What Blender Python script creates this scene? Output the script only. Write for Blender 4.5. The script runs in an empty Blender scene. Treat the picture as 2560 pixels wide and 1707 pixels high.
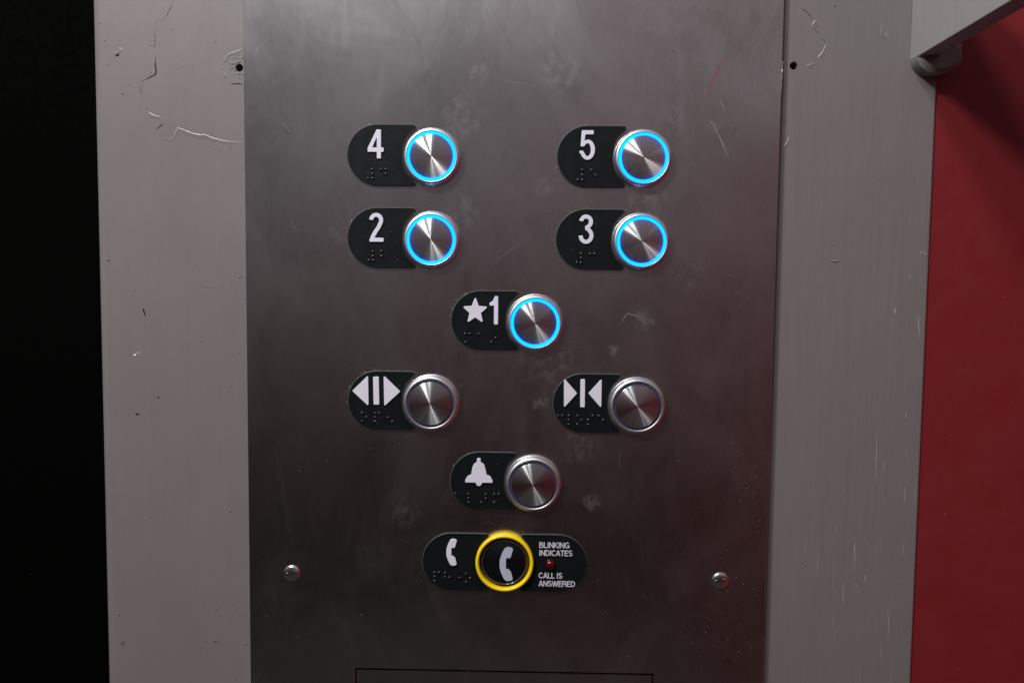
import bpy, bmesh, math, random
from mathutils import Vector, Matrix
from mathutils.geometry import tessellate_polygon

# ------------------------------------------------------------------ camera, light, exposure
scene = bpy.context.scene
COL = scene.collection
MM = 0.001
CAM = (9.389, -459.873, 29.833)                 # millimetres, steel faceplate front is y = 0

cam_data = bpy.data.cameras.new('camera')
cam = bpy.data.objects.new('camera', cam_data)
COL.objects.link(cam)
cam_data.sensor_width = 36.0
cam_data.lens = 28.0
cam_data.clip_start = 0.01
cam_data.clip_end = 50.0
rt = Vector((0.9997263, 0.0210708, 0.0101657))
up = Vector((-0.0115060, 0.0644974, 0.9978515))
fw = Vector((-0.0203698, 0.9976954, -0.0647222))
m = Matrix((rt, up, -fw)).transposed().to_4x4()
m.translation = Vector(CAM) * MM
cam.matrix_world = m
cam_data.dof.use_dof = True
cam_data.dof.focus_distance = 0.462
cam_data.dof.aperture_fstop = 9.0
scene.camera = cam

world = bpy.data.worlds.new('World')
scene.world = world
world.use_nodes = True


def build_world():
    """The dim lift car around the camera: pale ceiling, red wall to the right, dark floor."""
    nt = world.node_tree
    nt.nodes.clear()
    N, L = nt.nodes.new, nt.links.new
    out = N('ShaderNodeOutputWorld')
    bg = N('ShaderNodeBackground')
    tc = N('ShaderNodeTexCoord')
    sep = N('ShaderNodeSeparateXYZ')
    L(tc.outputs['Generated'], sep.inputs[0])
    nz = N('ShaderNodeTexNoise')
    nz.inputs['Scale'].default_value = 2.2
    nz.inputs['Detail'].default_value = 2.0
    L(tc.outputs['Generated'], nz.inputs['Vector'])
    add = N('ShaderNodeMath'); add.operation = 'MULTIPLY_ADD'
    L(nz.outputs['Fac'], add.inputs[0]); add.inputs[1].default_value = 0.10
    L(sep.outputs['Z'], add.inputs[2])
    mr = N('ShaderNodeMapRange')
    mr.inputs['From Min'].default_value = -1.0 + 0.05
    mr.inputs['From Max'].default_value = 1.0 + 0.05
    L(add.outputs[0], mr.inputs['Value'])
    ramp = N('ShaderNodeValToRGB')
    cr = ramp.color_ramp
    stops = [(0.00, (.030, .029, .027)), (0.27, (.034, .033, .031)), (0.335, (.009, .0072, .0072)),
             (0.37, (.016, .0122, .0122)), (0.41, (.035, .0265, .0268)), (0.465, (.066, .053, .054)), (0.517, (.099, .083, .086)),
             (0.565, (.152, .140, .150)), (0.61, (.140, .132, .142)), (0.645, (.180, .172, .182)), (0.675, (.215, .212, .220)),
             (0.75, (.29, .29, .30)), (1.00, (.36, .36, .37))]
    cr.elements[0].position, cr.elements[0].color = stops[0][0], (*stops[0][1], 1)
    cr.elements[1].position, cr.elements[1].color = stops[-1][0], (*stops[-1][1], 1)
    for p, c in stops[1:-1]:
        e = cr.elements.new(p); e.color = (*c, 1)
    L(mr.outputs[0], ramp.inputs[0])
    # red wall of the car to the right of the camera
    rx = N('ShaderNodeMapRange'); rx.interpolation_type = 'SMOOTHSTEP'
    rx.inputs['From Min'].default_value = 0.25
    rx.inputs['From Max'].default_value = 0.62
    L(sep.outputs['X'], rx.inputs['Value'])
    rz = N('ShaderNodeMapRange'); rz.interpolation_type = 'SMOOTHSTEP'
    rz.inputs['From Min'].default_value = 0.45
    rz.inputs['From Max'].default_value = 0.10
    L(sep.outputs['Z'], rz.inputs['Value'])
    mul = N('ShaderNodeMath'); mul.operation = 'MULTIPLY'
    L(rx.outputs[0], mul.inputs[0]); L(rz.outputs[0], mul.inputs[1])
    mix = N('ShaderNodeMix'); mix.data_type = 'RGBA'
    L(mul.outputs[0], mix.inputs['Factor'])
    tint = N('ShaderNodeMix'); tint.data_type = 'RGBA'; tint.blend_type = 'MULTIPLY'
    tx = N('ShaderNodeMapRange'); tx.interpolation_type = 'SMOOTHSTEP'
    tx.inputs['From Min'].default_value = -0.20
    tx.inputs['From Max'].default_value = 0.34
    L(sep.outputs['X'], tx.inputs['Value'])
    L(tx.outputs[0], tint.inputs['Factor'])
    L(ramp.outputs[0], tint.inputs['A'])
    tint.inputs['B'].default_value = (1.05, 0.80, 0.84, 1)
    L(tint.outputs['Result'], mix.inputs['A'])
    mix.inputs['B'].default_value = (0.16, 0.012, 0.012, 1)
    L(mix.outputs['Result'], bg.inputs['Color'])
    bg.inputs['Strength'].default_value = 1.0
    L(bg.outputs[0], out.inputs[0])


build_world()


def lamp(name, loc, size, power, color):
    d = bpy.data.lights.new(name, 'AREA')
    d.shape = 'DISK'
    d.size = size
    d.energy = power
    d.color = color
    o = bpy.data.objects.new(name, d)
    COL.objects.link(o)
    o.location = Vector(loc) * MM
    o.rotation_euler = (Vector((0, 0, 0)) - o.location).to_track_quat('-Z', 'Y').to_euler()
    return o


# two downlights in the ceiling of the car, up and to the left behind the camera
lamp('ceiling_downlight', (-620, -740, 880), 0.22, 13.0, (1.0, 0.975, 0.96))
lamp('ceiling_downlight', (-280, -780, 1000), 0.19, 6.0, (0.95, 0.97, 1.0))

scene.view_settings.view_transform = 'Standard'
scene.view_settings.look = 'None'
scene.view_settings.exposure = 0.0
scene.view_settings.gamma = 1.0
scene.view_settings.use_curve_mapping = False
scene.cycles.use_denoising = True
scene.cycles.max_bounces = 8
scene.cycles.sample_clamp_indirect = 4.0

random.seed(7)

# ------------------------------------------------------------------ helpers
# Everything is drawn in millimetres in (x right, y up, z out of the faceplate) and turned upright when built.
TURN = Matrix(((1, 0, 0, 0), (0, 0, -1, 0), (0, 1, 0, 0), (0, 0, 0, 1)))


def at(x, y, z=0.0):
    return Vector((x, -z, y)) * MM


def obj(name, bm, mat, parent=None, smooth=35, loc=None):
    me = bpy.data.meshes.new(name)
    bm.transform(TURN @ Matrix.Scale(MM, 4))
    bm.to_mesh(me)
    bm.free()
    if smooth:
        for p in me.polygons:
            p.use_smooth = True
        me.set_sharp_from_angle(angle=math.radians(smooth))
    for mt in (mat if isinstance(mat, (list, tuple)) else [mat]):
        me.materials.append(mt)
    o = bpy.data.objects.new(name, me)
    COL.objects.link(o)
    if parent is not None:
        o.parent = parent
    if loc is not None:
        o.location = loc
    return o


def share(name, src, parent, loc=None):
    """A copy of a part that shares its mesh."""
    o = src.copy()
    o.name = name
    COL.objects.link(o)
    o.parent = parent
    if loc is not None:
        o.location = loc
    return o


def tag(o, label, cat, group=None, kind=None):
    o['label'] = label
    if cat:
        o['category'] = cat
    if group:
        o['group'] = group
    if kind:
        o['kind'] = kind
    return o


def thing(name, label, cat, loc, group=None):
    o = bpy.data.objects.new(name, None)
    o.empty_display_size = 0.01
    COL.objects.link(o)
    o.location = loc
    return tag(o, label, cat, group)


def ccw(pts):
    a = sum(p[0] * q[1] - q[0] * p[1] for p, q in zip(pts, pts[1:] + pts[:1]))
    return list(pts) if a > 0 else list(reversed(pts))


def rounded(pts, r, seg=6):
    """A polygon with its corners rounded; r is one radius or one per corner."""
    pts = [Vector(p) for p in pts]
    n = len(pts)
    out = []
    for i, p in enumerate(pts):
        rr = r[i] if isinstance(r, (list, tuple)) else r
        a, b = pts[i - 1] - p, pts[(i + 1) % n] - p
        la, lb = a.length, b.length
        a.normalize(); b.normalize()
        ang = a.angle(b)
        if rr <= 0 or ang > 3.0:
            out.append((p.x, p.y)); continue
        t = min(rr / math.tan(ang / 2), la * .49, lb * .49)
        p0, p1 = p + a * t, p + b * t
        for k in range(seg + 1):
            u = k / seg
            q = p0.lerp(p, u).lerp(p.lerp(p1, u), u)
            out.append((q.x, q.y))
    return out


def inset(loop, d):
    n = len(loop)
    res = []
    for i in range(n):
        p, a, b = Vector(loop[i]), Vector(loop[i - 1]), Vector(loop[(i + 1) % n])
        e1, e2 = (p - a), (b - p)
        if e1.length < 1e-6: e1 = e2
        if e2.length < 1e-6: e2 = e1
        n1, n2 = Vector((-e1.y, e1.x)).normalized(), Vector((-e2.y, e2.x)).normalized()
        h = n1 + n2
        h = n1 if h.length < 1e-3 else h.normalized()
        k = max(0.5, h.dot(n1))
        q = p + h * (d / k)
        res.append((q.x, q.y))
    return res


def prism(bm, loops, z0, z1, ch=0.0, mat=0, ch_mat=None):
    """Solid of a flat outline (first loop) with holes (other loops), top edge chamfered by ch."""
    loops = [ccw(loops[0])] + [list(reversed(ccw(l))) for l in loops[1:]]
    tops = []
    for l in loops:
        rings = [[bm.verts.new((x, y, z0)) for x, y in l]]
        if ch:
            rings.append([bm.verts.new((x, y, z1 - ch)) for x, y in l])
            rings.append([bm.verts.new((x, y, z1)) for x, y in inset(l, ch)])
        else:
            rings.append([bm.verts.new((x, y, z1)) for x, y in l])
        n = len(l)
        for q, (lo, hi) in enumerate(zip(rings, rings[1:])):
            for i in range(n):
                f = bm.faces.new((lo[i], lo[(i + 1) % n], hi[(i + 1) % n], hi[i]))
                f.material_index = ch_mat if (ch_mat is not None and q == 1) else mat
        tops.append(rings[-1])
    flat = [v for t in tops for v in t]
    for tri in tessellate_polygon([[v.co for v in t] for t in tops]):
        a, b, c = (flat[i] for i in tri)
        nz = (b.co - a.co).cross(c.co - a.co).z
        try:
            f = bm.faces.new((a, b, c) if nz > 0 else (a, c, b))
            f.material_index = mat
        except ValueError:
            pass
    return bm


def lathe(bm, prof, seg=96, cx=0.0, cy=0.0, mat=0):
    rings = []
    for r, z in prof:
        if r < 1e-6:
            rings.append([bm.verts.new((cx, cy, z))])
        else:
            rings.append([bm.verts.new((cx + r * math.cos(2 * math.pi * k / seg), cy + r * math.sin(2 * math.pi * k / seg), z)) for k in range(seg)])
    for A, B in zip(rings, rings[1:]):
        for k in range(seg):
            j = (k + 1) % seg
            if len(A) == 1 and len(B) == 1:
                continue
            if len(A) == 1:
                f = bm.faces.new((A[0], B[j], B[k]))
            elif len(B) == 1:
                f = bm.faces.new((A[k], A[j], B[0]))
            else:
                f = bm.faces.new((A[k], A[j], B[j], B[k]))
            f.material_index = mat
    return bm


def circle(cx, cy, r, n=32):
    return [(cx + r * math.cos(2 * math.pi * k / n), cy + r * math.sin(2 * math.pi * k / n)) for k in range(n)]


def dome(bm, cx, cy, r, h, z, seg=14, rings=5, mat=0):
    prof = [(r * math.cos(a), z + h * math.sin(a)) for a in [i * math.pi / 2 / rings for i in range(rings)]] + [(0, z + h)]
    return lathe(bm, prof, seg, cx, cy, mat)


def ribbon(bm, pts, w, h, z, taper=True, jag=0.0, rng=random, mat=0, side=0.0):
    """A thin raised strip (a ridge of triangular section) along a polyline."""
    P = [Vector(p) for p in pts]
    Q = []
    for a, b in zip(P, P[1:]):
        n = max(2, int((b - a).length / 0.8)) if jag else 2
        for k in range(n):
            q = a.lerp(b, k / n)
            if jag and (k or Q):
                q = q + Vector((rng.uniform(-jag, jag), rng.uniform(-jag, jag)))
            Q.append(q)
    Q.append(P[-1])
    rows = []
    n = len(Q)
    for i, q in enumerate(Q):
        d = (Q[min(i + 1, n - 1)] - Q[max(i - 1, 0)]).normalized()
        nn = Vector((-d.y, d.x))
        s = 1.0
        if taper:
            s = max(0.15, min(1.0, 3.0 * min(i, n - 1 - i) / max(1, n - 1)))
        if jag:
            s *= rng.uniform(.6, 1.25)
        a, b, c = q + nn * w * s / 2, q - nn * w * s / 2, q + nn * w * side * s / 2
        rows.append((bm.verts.new((b.x, b.y, z)), bm.verts.new((c.x, c.y, z + h * s)), bm.verts.new((a.x, a.y, z))))
    for A, B in zip(rows, rows[1:]):
        for k in (0, 1):
            f = bm.faces.new((A[k], B[k], B[k + 1], A[k + 1]))
            f.material_index = mat
    return bm


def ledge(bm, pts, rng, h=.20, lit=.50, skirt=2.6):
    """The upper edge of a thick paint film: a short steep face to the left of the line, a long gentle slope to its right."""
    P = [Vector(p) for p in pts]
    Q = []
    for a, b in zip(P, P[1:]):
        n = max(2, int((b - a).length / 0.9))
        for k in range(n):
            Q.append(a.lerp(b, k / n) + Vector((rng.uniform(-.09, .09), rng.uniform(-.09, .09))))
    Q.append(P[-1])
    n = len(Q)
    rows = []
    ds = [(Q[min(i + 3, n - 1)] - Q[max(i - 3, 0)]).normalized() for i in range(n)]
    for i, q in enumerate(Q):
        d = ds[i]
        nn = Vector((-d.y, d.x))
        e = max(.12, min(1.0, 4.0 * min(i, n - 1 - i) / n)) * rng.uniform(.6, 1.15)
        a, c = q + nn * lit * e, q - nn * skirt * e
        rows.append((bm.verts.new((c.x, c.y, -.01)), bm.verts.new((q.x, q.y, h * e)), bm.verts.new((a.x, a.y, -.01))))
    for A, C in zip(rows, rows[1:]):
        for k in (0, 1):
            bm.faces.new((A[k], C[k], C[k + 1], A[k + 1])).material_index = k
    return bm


def sheet(bm, pts, z, mat=0):
    """A flat chip or gap with an outline of its own, a hair thick."""
    return prism(bm, [pts], z - .02, z, 0, mat)


def box(bm, x0, x1, y0, y1, z0, z1, mat=0):
    return prism(bm, [[(x0, y0), (x1, y0), (x1, y1), (x0, y1)]], z0, z1, 0, mat)


# ------------------------------------------------------------------ materials
def new_mat(name):
    mt = bpy.data.materials.new(name)
    mt.use_nodes = True
    nt = mt.node_tree
    return mt, nt, nt.nodes['Principled BSDF']


def simple(name, col, rough=.5, metal=0.0, spec=.5, coat=0.0, noise=0.0, bump=0.0, scale=400.0):
    mt, nt, b = new_mat(name)
    N, L = nt.nodes.new, nt.links.new
    b.inputs['Base Color'].default_value = (*col, 1)
    b.inputs['Roughness'].default_value = rough
    b.inputs['Metallic'].default_value = metal
    b.inputs['Specular IOR Level'].default_value = spec
    b.inputs['Coat Weight'].default_value = coat
    b.inputs['Coat Roughness'].default_value = .08
    if noise or bump:
        tc = N('ShaderNodeTexCoord')
        nz = N('ShaderNodeTexNoise')
        nz.inputs['Scale'].default_value = scale
        nz.inputs['Detail'].default_value = 4
        L(tc.outputs['Object'], nz.inputs['Vector'])
        if noise:
            mr = N('ShaderNodeMapRange')
            mr.inputs['To Min'].default_value = max(.02, rough - noise)
            mr.inputs['To Max'].default_value = rough + noise
            mr.inputs['From Min'].default_value = .3
            mr.inputs['From Max'].default_value = .7
            L(nz.outputs['Fac'], mr.inputs['Value'])
            L(mr.outputs[0], b.inputs['Roughness'])
        if bump:
            bp = N('ShaderNodeBump')
            bp.inputs['Strength'].default_value = 1.0
            bp.inputs['Distance'].default_value = bump
            L(nz.outputs['Fac'], bp.inputs['Height'])
            L(bp.outputs[0], b.inputs['Normal'])
    return mt


def mapped(nt, scale, rot=(0, 0, 0), loc=(0, 0, 0)):
    tc = nt.nodes.new('ShaderNodeTexCoord')
    mp = nt.nodes.new('ShaderNodeMapping')
    mp.inputs['Scale'].default_value = scale
    mp.inputs['Rotation'].default_value = rot
    mp.inputs['Location'].default_value = loc
    nt.links.new(tc.outputs['Object'], mp.inputs['Vector'])
    return mp.outputs[0]


def noise(nt, vec, scale, detail=3, rough=.5, dist=0.0):
    n = nt.nodes.new('ShaderNodeTexNoise')
    n.inputs['Scale'].default_value = scale
    n.inputs['Detail'].default_value = detail
    n.inputs['Roughness'].default_value = rough
    n.inputs['Distortion'].default_value = dist
    nt.links.new(vec, n.inputs['Vector'])
    return n.outputs['Fac']


def remap(nt, val, a, b, c, d, smooth=False):
    r = nt.nodes.new('ShaderNodeMapRange')
    if smooth:
        r.interpolation_type = 'SMOOTHSTEP'
    for k, v in zip(('From Min', 'From Max', 'To Min', 'To Max'), (a, b, c, d)):
        r.inputs[k].default_value = v
    nt.links.new(val, r.inputs['Value'])
    return r.outputs[0]


def math_node(nt, op, a, b):
    n = nt.nodes.new('ShaderNodeMath')
    n.operation = op
    for i, v in enumerate((a, b)):
        if isinstance(v, (int, float)):
            n.inputs[i].default_value = v
        else:
            nt.links.new(v, n.inputs[i])
    return n.outputs[0]


def mix_col(nt, fac, A, B):
    n = nt.nodes.new('ShaderNodeMix')
    n.data_type = 'RGBA'
    for k, v in (('Factor', fac), ('A', A), ('B', B)):
        if isinstance(v, tuple):
            n.inputs[k].default_value = (*v, 1)
        elif isinstance(v, (int, float)):
            n.inputs[k].default_value = v
        else:
            nt.links.new(v, n.inputs[k])
    return n.outputs['Result']


def grey_paint(name='taupe_paint', k=1.0):
    """Taupe gloss paint laid on with a brush: vertical strokes, sags, small pimples."""
    mt, nt, b = new_mat(name)
    strokes = noise(nt, mapped(nt, (1, 1, .03)), 420, 5, .6)
    wide = noise(nt, mapped(nt, (1, 1, .06), loc=(.3, 0, .1)), 70, 3, .5, .6)
    lumps = noise(nt, mapped(nt, (1, 1, .6)), 60, 4, .55)
    fine = noise(nt, mapped(nt, (1, 1, 1)), 2600, 2)
    h = math_node(nt, 'ADD', math_node(nt, 'MULTIPLY', strokes, .00010), math_node(nt, 'MULTIPLY', wide, .0004))
    h = math_node(nt, 'ADD', h, math_node(nt, 'MULTIPLY', lumps, .00022))
    h = math_node(nt, 'ADD', h, math_node(nt, 'MULTIPLY', fine, .000012))
    bp = nt.nodes.new('ShaderNodeBump')
    bp.inputs['Strength'].default_value = 1
    bp.inputs['Distance'].default_value = 1
    nt.links.new(h, bp.inputs['Height'])
    nt.links.new(bp.outputs[0], b.inputs['Normal'])
    blot = noise(nt, mapped(nt, (1, 1, .5), loc=(1, 2, 3)), 22, 5, .6)
    # worn, paler streaks where the paint has been rubbed, low on the right half of the post
    tc = nt.nodes.new('ShaderNodeTexCoord')
    sep = nt.nodes.new('ShaderNodeSeparateXYZ')
    nt.links.new(tc.outputs['Object'], sep.inputs[0])
    mx = remap(nt, sep.outputs['X'], .17, .20, 0, 1, True)
    mz = remap(nt, sep.outputs['Z'], .02, -.12, 0, 1, True)
    st = remap(nt, noise(nt, mapped(nt, (1, 1, .035), loc=(.7, 0, .2)), 520, 3, .55), .62, .72, 0, 1, True)
    worn = math_node(nt, 'MULTIPLY', math_node(nt, 'MULTIPLY', mx, mz), st)
    spots = remap(nt, noise(nt, mapped(nt, (1, 1, 1), loc=(3, 1, 2)), 170, 2, .5), .64, .74, 0, .5, True)
    spots = math_node(nt, 'MULTIPLY', spots, math_node(nt, 'MULTIPLY', remap(nt, sep.outputs['X'], .14, .16, 0, 1), remap(nt, sep.outputs['Z'], -.08, -.14, 0, 1, True)))
    c = mix_col(nt, remap(nt, blot, .3, .7, 0, 1), (.172, .158, .153), (.183, .168, .163))
    c = mix_col(nt, math_node(nt, 'MULTIPLY', worn, .45), c, (.30, .275, .24))
    c = mix_col(nt, math_node(nt, 'MULTIPLY', spots, .5), c, (.20, .19, .21))
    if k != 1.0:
        c = mix_col(nt, 1.0, c, (.29, .274, .266))  # lighter colour, painting in the light on the bracket arm
    nt.links.new(c, b.inputs['Base Color'])
    nt.links.new(remap(nt, blot, .3, .7,   .38, .50), b.inputs['Roughness'])
    b.inputs['Specular IOR Level'].default_value = .35
    return mt


def steel_plate():
    """Brushed stainless with a vertical grain, dulled by finger grease and wiping marks."""
    mt, nt, b = new_mat('brushed_steel')
    b.inputs['Metallic'].default_value = 1.0
    grain = noise(nt, mapped(nt, (1, 1, .02)), 3600, 2, .5)
    cross = noise(nt, mapped(nt, (1, 1, 1)), 3200, 2, .5)
    film = noise(nt, mapped(nt, (1, 1, .8), loc=(.2, .4, .7)), 13, 6, .62, .8)
    cloud = noise(nt, mapped(nt, (1, 1, .55), rot=(0, .35, 0)), 30, 6, .6, 1.2)
    wipes = noise(nt, mapped(nt, (1.0, 1, .10), rot=(0, .12, 0)), 65, 4, .6, .5)
    # finger marks where the photograph shows them: (x mm, z mm, radius mm, strength)
    tc = nt.nodes.new('ShaderNodeTexCoord')
    marks = [(-20.3, 152.1, 7, .8), (57.7, -4.6, 5, .9), (76.1, 13.2, 8, .8), (16.5, -34.3, 7, .9), (47.8, -94.2, 7, .9),
             (113, 123, 5, .6), (26, 154, 16, .5), (-13, -86, 10, .35), (-62, -102, 12, .3),
             (17, 88, 8, .5), (74, 82, 13, .6), (-30, 127, 16, .6), (91, 128, 12, .45), (-30, 75, 14, .4),
             (22, -10, 20, .4), (-95, 60, 20, .25), (105, 40, 16, .3), (84, 88, 9, .6), (40, -60, 15, .35)]
    tot = None
    rough_edge = noise(nt, mapped(nt, (1, 1, 1)), 210, 5, .7)
    for x, z, r, s in marks:
        vd = nt.nodes.new('ShaderNodeVectorMath'); vd.operation = 'DISTANCE'
        vd.inputs[1].default_value = (x * MM, 0, z * MM)
        nt.links.new(tc.outputs['Object'], vd.inputs[0])
        d = math_node(nt, 'MULTIPLY', math_node(nt, 'ADD', rough_edge, .5), vd.outputs['Value'])
        k = remap(nt, d, r * MM, r * MM * .35, 0, s, True)
        tot = k if tot is None else math_node(nt, 'ADD', tot, k)
    streak = remap(nt, noise(nt, mapped(nt, (1, 1, .7), rot=(0, -.5, 0)), 210, 4, .65), .44, .62, .05, 1)
    tot = math_node(nt, 'MINIMUM', math_node(nt, 'MULTIPLY', tot, streak), 1.0)
    dull = math_node(nt, 'ADD', remap(nt, film, .42, .66, 0, .55, True), tot)
    dull = math_node(nt, 'ADD', dull, remap(nt, cloud, .52, .74, 0, .40, True))
    dull = math_node(nt, 'ADD', dull, remap(nt, wipes, .56, .74, 0, .06, True))
    dull = math_node(nt, 'MINIMUM', dull, 1.0)
    c = mix_col(nt, remap(nt, grain, .3, .7, 0, 1), (.47, .452, .455), (.51, .494, .497))
    dark = remap(nt, noise(nt, mapped(nt, (1, 1, .7), loc=(4, 4, 4)), 30, 6, .65, .8), .50, .74, 0, .55, True)
    c = mix_col(nt, dark, c, (.34, .33, .325))
    nt.links.new(c, b.inputs['Base Color'])
    r = math_node(nt, 'ADD', remap(nt, grain, .25, .75, .25, .275), math_node(nt, 'MULTIPLY', dull, .06))
    nt.links.new(r, b.inputs['Roughness'])
    b.inputs['Anisotropic'].default_value = .55
    tg = nt.nodes.new('ShaderNodeCombineXYZ')
    tg.inputs[0].default_value = 1.0
    nt.links.new(tg.outputs[0], b.inputs['Tangent'])
    h = math_node(nt, 'ADD', math_node(nt, 'MULTIPLY', grain, .000003), math_node(nt, 'MULTIPLY', cross, .000003))
    wv = noise(nt, mapped(nt, (1, 1, .7)), 9, 2)
    h = math_node(nt, 'ADD', h, math_node(nt, 'MULTIPLY', wv, .0005))
    bp = nt.nodes.new('ShaderNodeBump')
    bp.inputs['Distance'].default_value = 1
    nt.links.new(h, bp.inputs['Height'])
    nt.links.new(bp.outputs[0], b.inputs['Normal'])
    # the grease film itself: a thin dull grey layer over the metal
    film_b = nt.nodes.new('ShaderNodeBsdfDiffuse')
    film_b.inputs['Color'].default_value = (.30, .30, .315, 1)
    ms = nt.nodes.new('ShaderNodeMixShader')
    nt.links.new(math_node(nt, 'ADD', math_node(nt, 'ADD', math_node(nt, 'MULTIPLY', dull, .045), math_node(nt, 'MULTIPLY', tot, .17)), .004), ms.inputs[0])
    nt.links.new(b.outputs[0], ms.inputs[1])
    nt.links.new(film_b.outputs[0], ms.inputs[2])
    out = nt.nodes['Material Output']
    nt.links.new(ms.outputs[0], out.inputs['Surface'])
    return mt


def spun_steel():
    """Button face turned on a lathe: circular grooves, so lamps show as radial streaks."""
    mt, nt, b = new_mat('spun_steel')
    b.inputs['Metallic'].default_value = 1.0
    b.inputs['Base Color'].default_value = (.62, .60, .60, 1)
    b.inputs['Roughness'].default_value = .27
    b.inputs['Anisotropic'].default_value = 1.0
    b.inputs['Anisotropic Rotation'].default_value = .25
    tc = nt.nodes.new('ShaderNodeTexCoord')
    fl = nt.nodes.new('ShaderNodeVectorMath'); fl.operation = 'MULTIPLY'
    fl.inputs[1].default_value = (1, 0, 1)
    nt.links.new(tc.outputs['Object'], fl.inputs[0])
    nm = nt.nodes.new('ShaderNodeVectorMath'); nm.operation = 'NORMALIZE'
    nt.links.new(fl.outputs[0], nm.inputs[0])
    spokes = noise(nt, nm.outputs[0], 3.2, 3, .6)
    nt.links.new(remap(nt, spokes, .3, .7, .235, .31), b.inputs['Roughness'])
    nt.links.new(mix_col(nt, remap(nt, spokes, .35, .65, 0, 1), (.56, .555, .56), (.66, .655, .66)), b.inputs['Base Color'])
    tg = nt.nodes.new('ShaderNodeTangent')
    tg.direction_type = 'RADIAL'
    tg.axis = 'Y'
    nt.links.new(tg.outputs[0], b.inputs['Tangent'])
    return mt


M = {}
M['paint'] = grey_paint()
M['bracket'] = grey_paint('lit_bracket_paint', 1.6)  # post paint lightened to stand in for stronger light on the arm
M['steel'] = steel_plate()
M['spun'] = spun_steel()
M['bezel'] = simple('satin_steel', (.66, .65, .65), .40, 1.0)
M['polished'] = simple('polished_steel', (.74, .73, .72), .20, 1.0)
M['plate'] = simple('black_plastic', (.0045, .0068, .0074), .45, 0, .20, noise=.06, scale=90)
M['plate_edge'] = simple('worn_plate_edge', (.075, .080, .080), .5, 0, .4)
M['dots'] = simple('braille_plastic', (.013, .017, .018), .28, 0, .7)
M['white'] = simple('white_plastic', (.70, .70, .785), .45, 0, .4)
M['black'] = simple('black_gloss', (.004, .005, .006), .18, 0, .4)
M['yellow'] = simple('yellow_plastic', (.97, .70, .004), .42, 0, .5, coat=.3)
M['icon'] = simple('pale_blue_print', (.44, .47, .58), .5, 0, .3)
M['ink'] = simple('white_print', (.60, .60, .67), .5, 0, .3)
M['dead_ring'] = simple('smoked_ring', (.032, .042, .078), .35, 0, .4)
M['gap'] = simple('dark_gap', (.006, .005, .005), .8, 0, .1)
M['red'] = simple('red_paint', (.180, .0140, .0180), .5, 0, .35, noise=.10, bump=.0004, scale=55)
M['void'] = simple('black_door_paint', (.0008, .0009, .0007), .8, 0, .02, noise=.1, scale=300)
M['lint'] = simple('dust_lint', (.62, .55, .46), .9, 0, .1)
M['edge_glint'] = simple('painted_edge_glint', (.29, .277, .27), .35, 0, .5)  # pale colour paints the glint on the lamp-facing side of the lips
M['scratch'] = simple('bare_primer', (.42, .375, .32), .7, 0, .2)
M['crack'] = simple('open_crack', (.030, .020, .018), .8, 0, .1)
M['smear'] = simple('grey_scuff', (.15, .145, .142), .6, 0, .2)
M['stain'] = simple('brown_stain', (.13, .115, .098), .6, 0, .2)
M['red_mark'] = simple('red_pen_mark', (.33, .016, .05), .5, 0, .3)
M['bright_edge'] = simple('bare_metal_edge', (.75, .75, .75), .2, 1.0)
M['scuffed_steel'] = simple('scuffed_steel', (.20, .195, .20), .6, .3, .4)
M['led'] = simple('red_lens', (.075, .0008, .003), .16, 0, .5)
M['rim'] = simple('smoked_clear_rim', (.035, .030, .028), .10, 0, .6)


def glow():
    """Light guide lit from below: brightest along the middle of the ring, deep blue at its rims."""
    mt, nt, b = new_mat('lit_ring')
    b.inputs['Base Color'].default_value = (.0, .01, .03, 1)
    b.inputs['Specular IOR Level'].default_value = .0
    tc = nt.nodes.new('ShaderNodeTexCoord')
    vm = nt.nodes.new('ShaderNodeVectorMath'); vm.operation = 'MULTIPLY'
    vm.inputs[1].default_value = (1000, 0, 1000)
    nt.links.new(tc.outputs['Object'], vm.inputs[0])
    ln = nt.nodes.new('ShaderNodeVectorMath'); ln.operation = 'LENGTH'
    nt.links.new(vm.outputs[0], ln.inputs[0])
    d = math_node(nt, 'ABSOLUTE', math_node(nt, 'SUBTRACT', ln.outputs['Value'], 13.08), 0)
    k = remap(nt, d, .48, .68, 0, 1, True)
    nt.links.new(mix_col(nt, k, (.0, .086, 1.0), (.0, .045, .9)), b.inputs['Emission Color'])
    b.inputs['Emission Strength'].default_value = 13.0
    return mt


M['glow'] = glow()

# ------------------------------------------------------------------ the post, the walls beside it
CF = -4.6                                                # the painted front lies 3 mm behind the faceplate front
XL, XR, ZB, ZT = -245.0, 239.4, -300.0, 290.0
post = thing('painted_post', 'taupe painted steel post with cracked paint and old screw holes behind the steel faceplate', 'post', at(0, 0, CF))
RC = 6.0
front = [(XL + RC, ZB), (XR - 1.6, ZB), (XR - 1.6, ZT), (XL + RC, ZT)]
holes = [circle(-158.8, 155.7, 2.25, 28), circle(158.2, 158.2, 2.25, 28)]
bm = bmesh.new()
prism(bm, [front] + holes, -12, 0)
for sx, xe, rc in ((-1, XL, RC), (1, XR, 1.6)):
    prof = [(xe - sx * (rc - rc * math.sin(a)), -rc + rc * math.cos(a)) for a in [i * math.pi / 2 / 8 for i in range(9)]] + [(xe, -70)]
    rows = []
    for x, z in prof:
        rows.append([bm.verts.new((x, ZB + (ZT - ZB) * k / 60 , z)) for k in range(61)])
    for A, B in zip(rows, rows[1:]):
        for k in range(60):
            f = (A[k], B[k], B[k + 1], A[k + 1])
            bm.faces.new(f if sx > 0 else tuple(reversed(f)))
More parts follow.
